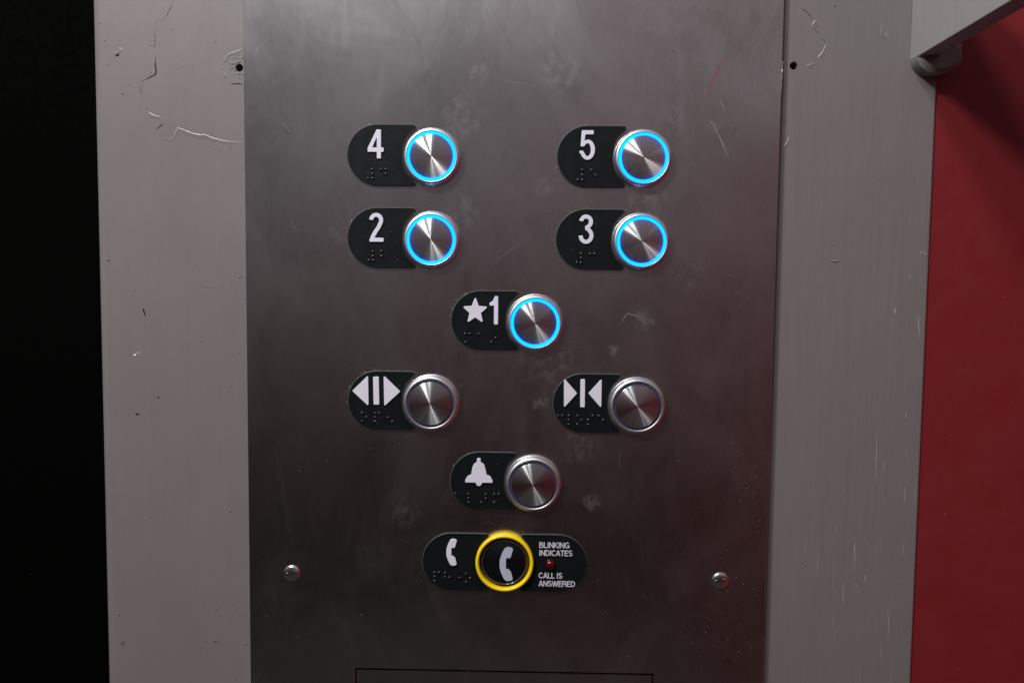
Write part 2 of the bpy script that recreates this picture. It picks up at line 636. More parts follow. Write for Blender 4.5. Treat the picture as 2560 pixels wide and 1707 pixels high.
# pimples and sags in the paint
rng = random.Random(3)
pimples = [(-239.1, 180.6, .5), (-236.8, 170.6, .5), (-229.8, 163.2, 1.3), (-227.1, 140.8, .6), (-222.1, 145.9, .5), (-172.7, 170.5, .5),
           (-235.3, 157.0, .4), (-210.3, 152.7, .4), (-197.3, 176.9, .4), (-174.3, 109.1, .4), (-171.6, 108.7, .4), (-164.6, 111.0, .5),
           (-192.4, 160.0, .4), (-160.1, 35.7, .6), (-158.9, 36.6, .5), (-156.9, 36.0, .4), (-158.3, -13.9, .6), (-160.9, -9.0, .5), (-182.8, -2.2, .5),
           (-167.7, -0.1, .5), (-222.7, 27.7, .5), (-213.5, 5.4, .4), (-166.0, -28.3, .5), (-215.1, -107.3, .6), (-167.7, -103.3, .7),
           (-172.3, -102.5, .4), (-176.4, -163.2, .6), (-165.2, -163.5, .5), (-159.0, -184.5, .7), (-182.5, -188.5, .4), (-186.8, -187.8, .4),
           (-166.2, -206.6, .5), (-236.0, -97.4, .5), (179.9, 191.6, .7), (184.9, 57.9, .6), (173.0, -128.6, .6), (-237.6, 44.9, .8)]
for _ in range(90):
    x = rng.choice((rng.uniform(-238, -157), rng.uniform(-172, -157), rng.uniform(154, 236)))
    pimples.append((x, rng.uniform(-210, 195), rng.uniform(.16, .34)))
for x, z, r in pimples:
    dome(bm, x, z, r, r * .7, -.02, 10, 4)
drip = [(207.1, 185), (206.9, 179.7), (207.0, 175.2), (208.3, 173.5), (209.7, 174.9), (209.6, 180)]
ribbon(bm, drip, .9, .35, 0)
ribbon(bm, [(181.8, 48.2), (185.3, 47.8), (188.8, 48.6)], 1.5, .5, 0)
obj('post_body', bm, M['paint'], post, 40)
for h in holes:
    bm = bmesh.new()
    cx = sum(p[0] for p in h) / len(h); cz = sum(p[1] for p in h) / len(h)
    prism(bm, [circle(cx, cz, 2.5)], -11, -7)
    obj('screw_hole', bm, M['gap'], post)
# raised lips of lifted paint, and the dark gaps beside them
bm = bmesh.new()
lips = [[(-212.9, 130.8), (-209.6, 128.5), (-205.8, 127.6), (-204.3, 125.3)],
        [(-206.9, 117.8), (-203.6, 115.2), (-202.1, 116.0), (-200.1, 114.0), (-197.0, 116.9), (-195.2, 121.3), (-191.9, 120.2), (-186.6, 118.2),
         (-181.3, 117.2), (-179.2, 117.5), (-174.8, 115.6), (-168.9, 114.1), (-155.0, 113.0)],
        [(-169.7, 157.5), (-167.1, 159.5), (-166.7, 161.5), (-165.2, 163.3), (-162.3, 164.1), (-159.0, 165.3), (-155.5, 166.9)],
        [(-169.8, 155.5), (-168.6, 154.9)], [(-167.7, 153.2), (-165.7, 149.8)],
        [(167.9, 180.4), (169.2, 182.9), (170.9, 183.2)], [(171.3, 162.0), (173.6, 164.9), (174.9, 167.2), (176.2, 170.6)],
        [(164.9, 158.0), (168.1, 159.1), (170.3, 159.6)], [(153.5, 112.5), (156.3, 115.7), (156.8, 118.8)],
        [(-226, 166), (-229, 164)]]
bm.free()
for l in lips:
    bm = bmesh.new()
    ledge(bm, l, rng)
    obj('paint_lip', bm, [M['paint'], M['edge_glint']], post, 8)  # steep face takes the painted glint, slope keeps the post paint
bm = bmesh.new()
for k in range(34):                                    # filler round the old screw hole
    a, r = rng.uniform(1.2, 5.2), rng.uniform(2.8, 6.3)
    x, z = -158.8 + r * math.cos(a), 155.7 + r * math.sin(a)
    if x < -154.2:
        dome(bm, x, z, rng.uniform(.3, .8), rng.uniform(.12, .34), -.02, 8, 3)
obj('filler_patch', bm, M['paint'], post, 60)
for l, w in (([(-195.7, 193.1), (-197.8, 189.7), (-201.5, 182.8), (-204.8, 181.7)], .35), ([(-205.2, 182.3), (-206.5, 182.3), (-207.0, 180.9)], .25),
             ([(-206.4, 178.6), (-207.4, 174.3), (-207.6, 167.1), (-211.9, 168.5), (-212.1, 169.4)], .32),
             ([(-207.3, 162.6), (-207.6, 156.5), (-207.1, 153.0), (-208.0, 151.3), (-212.2, 149.4), (-214.9, 148.1), (-216.1, 147.0)], .85),
             ([(-216.3, 146.7), (-216.5, 141.5), (-215.4, 138.6)], .18), ([(-212.8, 134.0), (-213.3, 131.4)], .3),
             ([(-204.0, 124.9), (-203.9, 123.3), (-207.1, 120.9), (-207.7, 119.8)], .6), ([(-164.8, 146.3), (-160.1, 146.6), (-155.5, 146.3)], .7),
             ([(160.7, 189.9), (163.0, 189.1), (164.8, 187.7), (168.4, 183.8)], .45), ([(168.2, 179.6), (172.1, 175.3)], .35),
             ([(173.3, 173.9), (176.2, 170.9)], .22), ([(152.8, 126.2), (153.9, 127.4), (156.5, 126.5)], .22),
             ([(-206.0, 117.2), (-203.6, 114.7), (-200.1, 113.5)], .22)):
    bm = bmesh.new()
    ribbon(bm, l, w, .03, .01, True, .07, rng)
    obj('paint_crack', bm, M['crack'], post, 0)
for pts in ([(-217.8, 16.3), (-216.8, 16.4), (-216.6, 14.6), (-216.0, 12.6), (-216.5, 12.2), (-217.3, 14.4)],
            [(-223.6, -45.7), (-222.4, -45.5), (-220.9, -46.0), (-221.2, -46.6), (-222.9, -46.5)],
            [(-209.6, -35.2), (-209.0, -35.2), (-208.9, -36.2), (-209.3, -36.9), (-209.7, -36.1)],
            [(-207.4, -29.6), (-206.8, -29.6), (-206.9, -30.1)], [(-236.5, -168), (-235.3, -168.4), (-235.6, -169)]):
    bm = bmesh.new()
    sheet(bm, pts, .035)
    obj('paint_chip', bm, M['gap'], post, 0)
for (x, z), (u, w), t in (((-183.7, 29.7), (-172.0, 29.2), .9), ((-160, -20), (-163, -24), .4), ((206, 92), (214, 98), .5)):
    bm = bmesh.new()
    ribbon(bm, [(x, z), ((x + u) / 2, (z + w) / 2 + .1), (u, w)], t, .02, .01, True, .12, rng)
    obj('scuff_mark', bm, M['smear'], post, 0)
for x, z, a, b_ in ((-233.9, -186, 1.3, 1.9), (-177.3, -183.8, 1.6, .9), (-183.0, -183.9, .7, .6)):
    bm = bmesh.new()
    sheet(bm, [(x + a * math.cos(t) * rng.uniform(.7, 1.1), z + b_ * math.sin(t) * rng.uniform(.7, 1.1)) for t in [k * math.pi / 6 for k in range(12)]], .03)
    obj('stain_spot', bm, M['stain'], post, 0)
scr = [((220.9, 22.1), (221.1, 18.0), .6), ((234.1, 18.1), (235.7, 4.0), .35), ((213.0, -50.9), (214.3, -82.2), .28), ((217.8, -67.7), (218.1, -74.9), .25),
       ((229.6, -38.7), (230.0, -42.9), .3), ((230.8, -81.9), (230.9, -92.8), .3), ((227.6, 40.5), (229.2, 38.5), .35), ((233.4, 52.9), (235.5, 54.3), .4),
       ((235.5, 54.3), (237.3, 51.8), .4), ((181.8, -118.5), (181.9, -140.0), .18), ((197.3, -139.4), (197.7, -155.0), .25), ((202.8, -115.4), (203.6, -128.2), .4),
       ((204.4, -140.3), (204.8, -143.0), .35), ((223.7, -154.8), (225.4, -175.2), .25), ((231.5, -162.8), (232.3, -166.9), .2), ((231.1, -115.0), (231.8, -124.3), .2),
       ((209.4, -135.5), (209.9, -140.2), .3), ((174.3, -115.3), (173.8, -124.0), .18)]
for a, c, w in scr:
    bm = bmesh.new()
    mid = ((a[0] + c[0]) / 2 + rng.uniform(-.2, .2), (a[1] + c[1]) / 2)
    ribbon(bm, [a, mid, c], w, .02, .01, True, .04, rng)
    obj('bare_scratch', bm, M['scratch'], post, 0)
for _ in range(34):
    x, z = rng.uniform(180, 236), rng.uniform(-205, -20)
    l = rng.uniform(2, 11)
    bm = bmesh.new()
    ribbon(bm, [(x, z), (x + rng.uniform(-.3, .6), z - l)], rng.uniform(.06, .14), .012, .008, True, 0, rng)
    obj('bare_scratch', bm, M['scratch'], post, 0)
bm = bmesh.new()
dome(bm, -222.9, -11.1, .8, .5, 0, 10, 4)
ribbon(bm, [(-222.9, -10.5), (-222.0, -9.6), (-219, -9.3)], .25, .1, 0)
obj('paint_blob', bm, M['white'], post)

# wall and door on either side, deeper than the post
bm = bmesh.new()
box(bm, XR - .6, 900, -700, 700, -60, CF - 1.6)
wall = obj('red_wall', bm, M['red'], None, 0)
tag(wall, 'dark red painted wall at the right of the grey post, under the bracket shadow', 'wall')
bm = bmesh.new()
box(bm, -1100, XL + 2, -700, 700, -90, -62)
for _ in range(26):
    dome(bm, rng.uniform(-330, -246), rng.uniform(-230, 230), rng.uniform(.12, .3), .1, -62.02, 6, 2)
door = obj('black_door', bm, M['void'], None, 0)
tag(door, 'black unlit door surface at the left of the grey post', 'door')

# bracket sticking out of the post towards the viewer, top right
br = thing('wall_bracket', 'grey painted steel bracket jutting out at the top right above the red wall', 'bracket', at(230, 168, CF))
bm = bmesh.new()
r = 3.0
prof = rounded([(-6.6, -7.0), (5.6, -7.0), (5.6, 47), (-6.6, 47)], [.7, 2.2, 2, 2], 8)
prism(bm, [prof], .3, 300)
bmesh.ops.subdivide_edges(bm, edges=[e for e in bm.edges if abs(e.verts[0].co.z - e.verts[1].co.z) > 200], cuts=30)
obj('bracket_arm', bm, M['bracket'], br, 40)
bm = bmesh.new()
tab = [(-6.4, -6.9)] + [(5.7 + 12.1 * math.cos(a), -7.0 + 9.3 * math.sin(a)) for a in [math.pi + math.pi * k / 24 for k in range(1, 24)]] + [(17.8, -6.9), (17.8, 0), (-5.4, 0)]
prism(bm, [tab], .2, 11.0, 2.4)
obj('bracket_foot', bm, M['paint'], br, 40)

# ------------------------------------------------------------------ the steel faceplate
panel = thing('control_panel', 'brushed stainless steel lift control faceplate with smudges and a hinged cover below', 'control panel', at(0, 0, 0))
PL, PR = -154.7, 150.3
gx0, gx1, gz = -91.8, 85.9, -196.2
bm = bmesh.new()
outer = [(PL, -290), (gx0, -290), (gx0, gz), (gx1, gz), (gx1, -290), (PR, -290), (PR, 280), (PL, 280)]
prism(bm, [outer], -4.5, 0, .25)
obj('faceplate', bm, M['steel'], panel, 30)
bm = bmesh.new()
prism(bm, [[(gx0 + 1.0, -290), (gx1 - 1.0, -290), (gx1 - 1.0, gz - 1.0), (gx0 + 1.0, gz - 1.0)]], -3.4, -.12)
obj('service_cover', bm, M['steel'], panel, 30)
bm = bmesh.new()
box(bm, gx0 - 3, gx1 + 3, -289, gz + 3, -4.53, -4.1)
obj('cover_recess', bm, M['gap'], panel, 0)
bm = bmesh.new()
ribbon(bm, [(117.9, 164.4), (114.7, 154.8), (111.8, 148.4), (107.6, 135.8)], .58, .015, .012, True, .10, rng)
obj('red_scratch', bm, M['red_mark'], panel, 0)
hair = [([(108, 128), (113, 124), (118, 114), (122, 105)], .9), ([(-133, 125), (-130, 121), (-128, 118)], .25), ([(-8, 148), (4, 146.5), (12, 145)], .2),
        ([(-12, 44), (-2, 52), (8, 60)], .18), ([(62, 10), (66, 17), (78, 14)], .5), ([(-150, 158), (-146, 166), (-140, 171)], .4), ([(116, 138), (118, 134), (119, 131)], .8)]
for _ in range(22):
    x, z, a = rng.uniform(-140, 140), rng.uniform(-180, 185), rng.uniform(0, 6.28)
    l = rng.uniform(3, 16)
    hair.append(([(x, z), (x + l / 2 * math.cos(a), z + l / 2 * math.sin(a)), (x + l * math.cos(a + .25), z + l * math.sin(a + .25))], rng.uniform(.07, .13)))
for l, w in hair:
    bm = bmesh.new()
    ribbon(bm, l, w, .006, .006, True, .05 if w > .3 else 0, rng)
    obj('hairline_scratch', bm, M['scuffed_steel'], panel, 0)
for x, z in ((89, 164.7), (120.6, 101), (134.5, 26.5)):
    bm = bmesh.new()
    dome(bm, x, z, .4, .05, 0, 8, 2)
    obj('red_speck', bm, M['red_mark'], panel, 0)
bm = bmesh.new()
ribbon(bm, [(PR + .3, 160), (PR + .1, 150), (PR + .2, 141)], .35, .1, -.3, True, .05, rng)
obj('bent_edge', bm, M['bright_edge'], panel, 0)
for z0, z1, w in ((169, 141, 2.0), (-160, -181, 1.7)):
    bm = bmesh.new()
    L_ = [(PR - .4, z0)] + [(PR + w * (.55 + .45 * math.sin(math.pi * k / 9)) * rng.uniform(.8, 1.1), z0 + (z1 - z0) * k / 9) for k in range(10)] + [(PR - .4, z1)]
    sheet(bm, L_, -4.53)
    obj('edge_gap', bm, M['gap'], panel, 0)

# ------------------------------------------------------------------ push buttons
FOOT = (CAM[0], CAM[2])
bez_prof = [(16.5, 0), (16.5, .9), (16.4, 1.05), (16.25, 1.1)] + [(14.3 + 1.9 * math.cos(a), 2.6 + 2.5 * math.sin(a)) for a in [math.pi / 2 * k / 12 for k in range(13)]] + [(14.05, 5.02), (13.75, 4.45), (13.75, 3.8)]
ring_prof = [(13.75, 4.0), (13.74, 4.6)] + [(13.08 + .65 * math.cos(a), 4.75 + .95 * math.sin(a)) for a in [k * math.pi / 10 for k in range(11)]] + [(12.42, 4.0)]
dead_prof = [(13.75, 4.0), (13.74, 4.35), (13.6, 4.4), (12.55, 4.4), (12.42, 4.35), (12.42, 4.0)]
cap_prof = [(12.38, 4.0), (12.38, 5.0), (12.28, 5.14)] + [(12.18 * (1 - k / 12), 5.15 + 1.15 * (1 - (1 - k / 12) ** 2)) for k in range(13)]

steel_src = {}


def button(name, x, y, label, lit):
    t = thing(name, label, 'push button', at(x, y, 0), 'round steel push buttons')
    if not steel_src:
        bm = bmesh.new(); lathe(bm, bez_prof, 128); steel_src['bezel'] = obj('bezel', bm, M['bezel'], t, 50)
        bm = bmesh.new(); lathe(bm, cap_prof, 128); steel_src['cap'] = obj('cap', bm, M['spun'], t, 50)
    else:
        share('bezel', steel_src['bezel'], t); share('cap', steel_src['cap'], t)
    t.children[-1].rotation_euler = (0, random.uniform(0, 6.28), 0)
    key = 'lit' if lit else 'dead'
    if key not in steel_src:
        bm = bmesh.new(); lathe(bm, ring_prof if lit else dead_prof, 128)
        steel_src[key] = obj('light_ring', bm, M['glow' if lit else 'dead_ring'], t, 60)
    else:
        share('light_ring', steel_src[key], t)
    return t


B = {'four': (-46.6, 104.7), 'five': (73.0, 104.6), 'two': (-46.6, 57.8), 'three': (72.9, 57.9), 'one': (13.2, 11.0),
     'open': (-46.7, -36.1), 'close': (72.5, -36.2), 'bell': (13.1, -82.7), 'phone': (-3.0, -129.4)}
PLATE_DROP = {'phone': 1.5}
SYMBOL_LIFT = {'phone': 2.4}                             # the telephone plates sit a little lower against their button
lab = {'four': 'blue lit round steel button beside the raised numeral four',
       'five': 'blue lit round steel button beside the raised numeral five',
       'two': 'blue lit round steel button beside the raised numeral two',
       'three': 'blue lit round steel button beside the raised numeral three',
       'one': 'blue lit round steel button beside the star and numeral one',
       'open': 'unlit round steel button beside the outward pointing door opening arrows',
       'close': 'unlit round steel button beside the inward pointing door closing arrows',
       'bell': 'unlit round steel button beside the white bell symbol'}
for k, l in lab.items():
    button('push_button', *B[k], l, k in ('four', 'five', 'two', 'three', 'one'))

# the emergency telephone button
x, y = B['phone']
ph = thing('phone_button', 'black round telephone button with a thick yellow ring and printed receiver', 'push button', at(x, y, 0))
bm = bmesh.new()
prof = [(17.0, 0), (17.0, 3.3)] + [(15.95 + 1.05 * math.cos(a), 3.9 + 1.05 * math.sin(a)) for a in [math.pi * k / 14 for k in range(15)]] + [(14.8, 3.0), (14.75, .2)]
lathe(bm, prof, 128)
obj('yellow_ring', bm, M['yellow'], ph, 60)
bm = bmesh.new()
lathe(bm, [(14.7, .3), (14.6, 1.4), (13.6, 2.0), (13.2, 3.2), (12.9, 3.5), (12.55, 3.3), (12.4, 2.6)], 128)
obj('clear_rim', bm, M['rim'], ph, 60)
bm = bmesh.new()
lathe(bm, [(12.4, 1.4), (12.4, 2.5), (12.2, 2.65), (0, 2.7)], 128)
obj('cap', bm, M['black'], ph, 40)


def receiver(s=1.0, cx=0.0, cy=0.0, w=1.0):
    """Telephone receiver outline, 2 units tall, earpieces to the right."""
    p = [(.10, 1.0), (.36, .95), (.42, .86), (.30, .42), (.22, .30), (.16, .36), (.04, .33), (.02, .22),
         (.02, -.22), (.04, -.31), (.14, -.27), (.22, -.36), (.30, -.42), (.42, -.86), (.36, -.95), (.10, -1.0), (-.06, -.92), (-.24, -.55), (-.33, -.25), (-.35, 0),
         (-.33, .25), (-.24, .55), (-.06, .92)]
    return [(cx + s * u * w, cy + s * v) for u, v in rounded(p, [.16, .1, .06, .05, .05, .02, .03, .1, .1, .03, .02, .05, .05, .06, .1, .16, .3, .4, .4, .4, .4, .4, .3], 5)]


bm = bmesh.new()
prism(bm, [receiver(10.3, .6, -.9, 1.0)], 2.69, 2.74)
obj('receiver_print', bm, M['icon'], ph, 0)

# ------------------------------------------------------------------ braille plates
RP = 17.3


def plate_outline():
    cx, cy = -31.3, 1.0
    pts = [(cx + RP * math.cos(a), cy + RP * math.sin(a)) for a in [math.pi / 2 + math.pi * k / 40 for k in range(41)]]
    ax, ar = 4.2, 20.9                                 # hollow that takes the button
    dy = RP
    a0 = math.asin((dy) / ar)
    arc = [(ax - ar * math.cos(a), cy + ar * math.sin(a)) for a in [-a0 + 2 * a0 * k / 30 for k in range(31)]]
    bot, mid, top = arc[0], arc[1:-1], arc[-1]
    allp = pts + [bot] + mid + [top]
    n = len(pts)
    rad = [0] * n + [2.2] + [0] * len(mid) + [2.2]
    # make room for the corner rounding: drop the arc points closest to the tips
    keep = [i for i in range(len(allp)) if not (n < i <= n + 6 or len(allp) - 7 <= i < len(allp) - 1)]
    return rounded([allp[i] for i in keep], [rad[i] for i in keep], 8)


OUT = plate_outline()
plate_src = {}


def stroke(path, w, caps=8, ends=.35):
    """Outline of a thick line with slightly rounded ends."""
    P = [Vector(p) for p in path]
    L_, R_ = [], []
    for i, p in enumerate(P):
        d = (P[min(i + 1, len(P) - 1)] - P[max(i - 1, 0)]).normalized()
        n = Vector((-d.y, d.x)) * w / 2
        L_.append(p + n); R_.append(p - n)
    pts = [(v.x, v.y) for v in L_] + [(v.x, v.y) for v in reversed(R_)]
    n = len(L_)
    rad = [0] * len(pts)
    for i in (0, n - 1, n, 2 * n - 1):
        rad[i] = ends * w
    return rounded(pts, rad, 5)


def arc(cx, cy, rx, ry, a0, a1, n=18):
    return [(cx + rx * math.cos(math.radians(a0 + (a1 - a0) * k / n)), cy + ry * math.sin(math.radians(a0 + (a1 - a0) * k / n))) for k in range(n + 1)]


ZP = 1.7                                                # plate thickness, mm
ZD = ZP + .85                                           # raised characters


def plate(key, label, mirror=False):
    x, y = B[key]
    y -= PLATE_DROP.get(key, 0)
    t = thing('braille_plate', label, 'sign plate', at(x, y, 0), 'black button name plates')
    k = 'mirror' if mirror else 'plain'
    if k not in plate_src:
        bm = bmesh.new()
        prism(bm, [[(-u, v) for u, v in OUT] if mirror else OUT], .02, ZP, .30, 0, 1)
        plate_src[k] = obj('plate_body', bm, [M['plate'], M['plate_edge']], t, 25)
    else:
        share('plate_body', plate_src[k], t)
    return t


def shift(key):
    x, y = B[key]
    return ((x - FOOT[0]) * .0088, (y - FOOT[1]) * .0088 + SYMBOL_LIFT.get(key, 0))


def raised(name, t, key, loops, mat='white', z=ZD, ch=.18):
    sx, sy = shift(key)
    bm = bmesh.new()
    loops = [inset(ccw(list(l)), -.09 if i == 0 else .09) for i, l in enumerate(loops)]
    prism(bm, [[(u + sx, v + sy) for u, v in l] for l in loops], ZP - .05, z, ch)
    return obj(name, bm, M[mat], t, 30)


def braille(t, key, dots):
    sx, sy = shift(key)
    bm = bmesh.new()
    for u, v in dots:
        dome(bm, u + sx, v + sy, .90, .75, ZP - .02, 14, 5)
    return obj('braille_dots', bm, M['dots'], t, 60)


def cells(px, c, s):
    return [((u - c[0]) * s, (c[1] - v) * s) for u, v in px]


s1, s2, s3, s4, s5 = .0610, .0612, .0391, .0395, .0398

t = plate('four', 'black braille plate with the white raised numeral four')
c = (925, 410)
four = cells([(417, 175), (457, 175), (457, 341), (482, 341), (482, 380), (457, 380), (457, 441), (420, 441), (420, 380), (334, 380), (334, 345)], c, s1)
hole = cells([(374, 341), (420, 341), (420, 238)], c, s1)
raised('numeral', t, 'four', [rounded(four, [.5, .5, .25, .5, .5, .25, .7, .7, .25, .5, .5], 5), rounded(hole, .15, 3)])
braille(t, 'four', cells([(375, 538), (375, 580), (375, 624), (335, 624), (458, 538), (500, 538), (500, 580)], c, s1))

t = plate('five', 'black braille plate with the white raised numeral five')
c = (968, 425)
path = [(500, 199), (407, 199), (399, 318)] + [(408, 303)]
five = cells([(388, 184), (500, 184), (500, 218), (422, 218), (417, 272)], c, s1)
# body of the 5: outer bowl and inner bowl as one outline
out_arc = [(447 + 67 * math.cos(a), 361 + 92 * math.sin(a)) for a in [math.radians(-115 + (270 * k / 26)) for k in range(27)]]
in_arc = [(446 + 32 * math.cos(a), 361 + 60 * math.sin(a)) for a in [math.radians(150 - (272 * k / 26)) for k in range(27)]]
pix = [(392, 184), (500, 184), (500, 220), (424, 220), (417, 285)] + out_arc[2:] + [(372, 388), (374, 372), (402, 370)] + in_arc[1:] + [(413, 331), (383, 330)]
raised('numeral', t, 'five', [rounded(cells(pix, c, s1), [.4, .5, .5, .2, .2] + [0] * (len(pix) - 7) + [.3, .4], 4)])
braille(t, 'five', cells([(402, 545), (402, 592), (402, 636), (359, 636), (485, 546), (527, 592)], c, s1))

t = plate('two', 'black braille plate with the white raised numeral two')
c = (922, 1190)
path = arc(411, 1018, 47, 50, 190, 360, 16) + arc(411, 1018, 47, 50, 0, 38, 4)[1:]
path = [(u, 1018 - (v - 1018)) if False else (u, v) for u, v in path]
path = path + [(432, 1085), (404, 1124), (381, 1165), (369, 1199)]
two = cells(path, c, s2)
two[0] = (two[0][0], two[0][1] - .3)
bar = cells([(349, 1217), (349, 1195), (362, 1180), (480, 1181), (480, 1217)], c, s2)
o = stroke(two, 2.2)
raised('numeral', t, 'two', [o])
raised('numeral_foot', t, 'two', [rounded(bar, [.5, .3, .3, .5, .5], 4)], z=ZD - .012)
braille(t, 'two', cells([(376, 1308), (378, 1349), (378, 1390), (339, 1390), (459, 1305), (460, 1349)], c, s2))

t = plate('three', 'black braille plate with the white raised numeral three')
c = (950, 1207)
p3 = arc(429, 1034, 46, 48, 188, 360, 16) + arc(429, 1034, 46, 48, 0, 55, 5)[1:] + [(440, 1090)]
lowr = [(446, 1093)] + arc(431, 1162, 50, 58, -62, 178, 22)
raised('numeral', t, 'three', [stroke(cells(p3[:-1] + [(447, 1083), (424, 1092)], c, s2), 2.15, ends=.3)])
raised('numeral_bowl', t, 'three', [stroke(cells([(424, 1094), (446, 1097)] + arc(431, 1162, 50, 58, -52, 180, 22), c, s2), 2.15, ends=.3)], z=ZD - .012)
braille(t, 'three', cells([(387, 1328), (388, 1368), (388, 1412), (347, 1412), (472, 1328), (513, 1328)], c, s2))

t = plate('one', 'black braille plate with the white raised star and numeral one')
c = (1515, 690)
star = []
for k in range(5):
    a = math.radians(90 + 72 * k)
    star.append((633 + 200 * math.cos(a), 524 - 214 * math.sin(a)))
    a += math.radians(36)
    star.append((633 + 88 * math.cos(a), 524 - 92 * math.sin(a)))
raised('star', t, 'one', [rounded(cells(star, c, s3), [.75, .12] * 5, 5)])
one = [(918, 303), (967, 303), (969, 718), (911, 718), (911, 440), (845, 440), (845, 398), (885, 378), (906, 345)]
raised('numeral', t, 'one', [rounded(cells(one, c, s3), [.6, .6, .8, .8, .2, .5, .4, .5, .5], 5)])
braille(t, 'one', cells([(490, 858), (555, 858), (685, 858), (490, 985), (937, 915), (875, 982)], c, s3))

t = plate('open', 'black braille plate with two white triangles pointing outwards from a bar')
c = (1383, 640)
raised('arrowhead', t, 'open', [rounded(cells([(240, 463), (472, 232), (478, 682)], c, s4), [.6, .6, .6], 5)])
raised('arrowhead', t, 'open', [rounded(cells([(703, 232), (945, 463), (712, 682)], c, s4), [.6, .6, .6], 5)])
raised('centre_bar', t, 'open', [rounded(cells([(547, 250), (628, 250), (636, 660), (555, 660)], c, s4), .6, 5)])
braille(t, 'open', cells([(380, 790), (445, 850), (380, 912), (572, 790), (636, 790), (572, 850), (572, 912), (762, 850), (826, 910)], c, s4))

t = plate('close', 'black braille plate with two white triangles pointing inwards at a thin bar')
c = (1445, 685)
raised('arrowhead', t, 'close', [rounded(cells([(365, 284), (556, 497), (369, 712)], c, s4), [.6, .6, .6], 5)])
raised('arrowhead', t, 'close', [rounded(cells([(911, 280), (912, 710), (724, 497)], c, s4), [.6, .6, .6], 5)])
raised('centre_bar', t, 'close', [rounded(cells([(605, 291), (668, 291), (670, 702), (606, 702)], c, s4), .6, 5)])
braille(t, 'close', cells([(285, 830), (348, 830), (440, 830), (440, 893), (440, 957), (568, 830), (632, 893), (568, 957), (787, 828), (724, 893), (724, 957), (880, 828), (945, 890)], c, s4))

t = plate('bell', 'black braille plate with a white raised bell symbol')
c = (1427, 605)
bell = [(607, 213), (655, 213), (657, 270), (705, 300), (722, 350), (748, 460), (800, 478), (835, 545), (832, 573), (678, 573), (673, 600), (650, 622), (618, 622), (597, 600), (592, 573),
        (437, 573), (434, 545), (468, 480), (522, 460), (540, 350), (560, 300), (604, 270)]
raised('bell_symbol', t, 'bell', [rounded(cells(bell, c, s5), [.6, .6, .1, 1.0, 1.2, .15, 1.6, 1.0, .3, .1, .6, .8, .8, .6, .1, .3, 1.0, 1.6, .15, 1.2, 1.0, .1], 5)])
braille(t, 'bell', cells([(293, 747), (483, 747), (483, 810), (483, 872), (737, 747), (737, 810), (673, 872), (862, 745), (925, 745), (862, 870)], c, s5))

t = plate('phone', 'black braille plate with a small white raised telephone receiver')
c = (1130, 530)
s6 = .0462
sym = [(u * 1.0, v) for u, v in receiver(8.05, (452 - 1130) * s6, (530 - 404) * s6, .98)]
raised('receiver_symbol', t, 'phone', [sym])
braille(t, 'phone', cells([(242, 673), (297, 673), (242, 728), (242, 783), (376, 677), (376, 732), (430, 733), (563, 737), (643, 684), (697, 739), (643, 790)], c, s6))


def bow(cx, cy, rx, ry, a0, a1, n=10):
    return arc(cx, cy, rx, ry, a0, a1, n)


# strokes of plain grotesque capitals in a box one unit high: (advance, list of strokes)
W_ = .165
GLYPH = {
    'A': (.74, [[(.07, 0), (.37, 1)], [(.67, 0), (.37, 1)], [(.17, .29), (.57, .29)]]),
    'B': (.70, [[(.10, 0), (.10, 1)], [(.10, .925), (.36, .925)] + bow(.36, .735, .19, .19, 90, -90) + [(.10, .545)], [(.10, .545), (.40, .545)] + bow(.40, .31, .22, .235, 90, -90) + [(.10, .075)]]),
    'C': (.74, [bow(.385, .5, .30, .425, 40, 320, 22)]),
    'D': (.74, [[(.10, 0), (.10, 1)], [(.10, .925), (.33, .925)] + bow(.33, .5, .31, .425, 90, -90, 16) + [(.10, .075)]]),
    'E': (.64, [[(.10, 0), (.10, 1)], [(.10, .925), (.60, .925)], [(.10, .53), (.56, .53)], [(.10, .075), (.61, .075)]]),
    'G': (.78, [bow(.40, .5, .31, .425, 42, 340, 22), [(.42, .45), (.70, .45)], [(.67, .45), (.67, .04)]]),
    'I': (.27, [[(.135, 0), (.135, 1)]]),
    'K': (.70, [[(.10, 0), (.10, 1)], [(.10, .36), (.62, 1)], [(.27, .56), (.65, 0)]]),
    'L': (.58, [[(.10, 0), (.10, 1)], [(.10, .075), (.56, .075)]]),
    'N': (.74, [[(.10, 0), (.10, 1)], [(.10, .95), (.64, .05)], [(.64, 0), (.64, 1)]]),
    'R': (.73, [[(.10, 0), (.10, 1)], [(.10, .925), (.40, .925)] + bow(.40, .70, .21, .225, 90, -90) + [(.10, .475)], [(.42, .475), (.60, .36), (.62, .12), (.65, 0)]]),
    'S': (.70, [bow(.35, .72, .245, .205, 28, 250, 14) + [(.35, .505)] + bow(.345, .285, .265, .21, 80, -150, 16)]),
    'T': (.64, [[(.02, .925), (.62, .925)], [(.32, 0), (.32, 1)]]),
    'W': (.98, [[(.05, 1), (.27, 0)], [(.27, 0), (.49, .98)], [(.49, .98), (.71, 0)], [(.71, 0), (.93, 1)]]),
    ' ': (.30, []),
}


def text_mesh(txt, width, height, bold=0):
    """Flat printed capitals, fitted to a width and a height, as a bmesh in mm."""
    bm = bmesh.new()
    total = sum(GLYPH[ch][0] for ch in txt)
    kx, x = width / total, 0.0
    for ch in txt:
        adv, strokes = GLYPH[ch]
        for j, st in enumerate(strokes):
            q = [((x + u) * kx, v * height) for u, v in st]
            prism(bm, [stroke(q, W_ * height, ends=.05)], 0, .03 + .004 * j)
        x += adv
    return bm


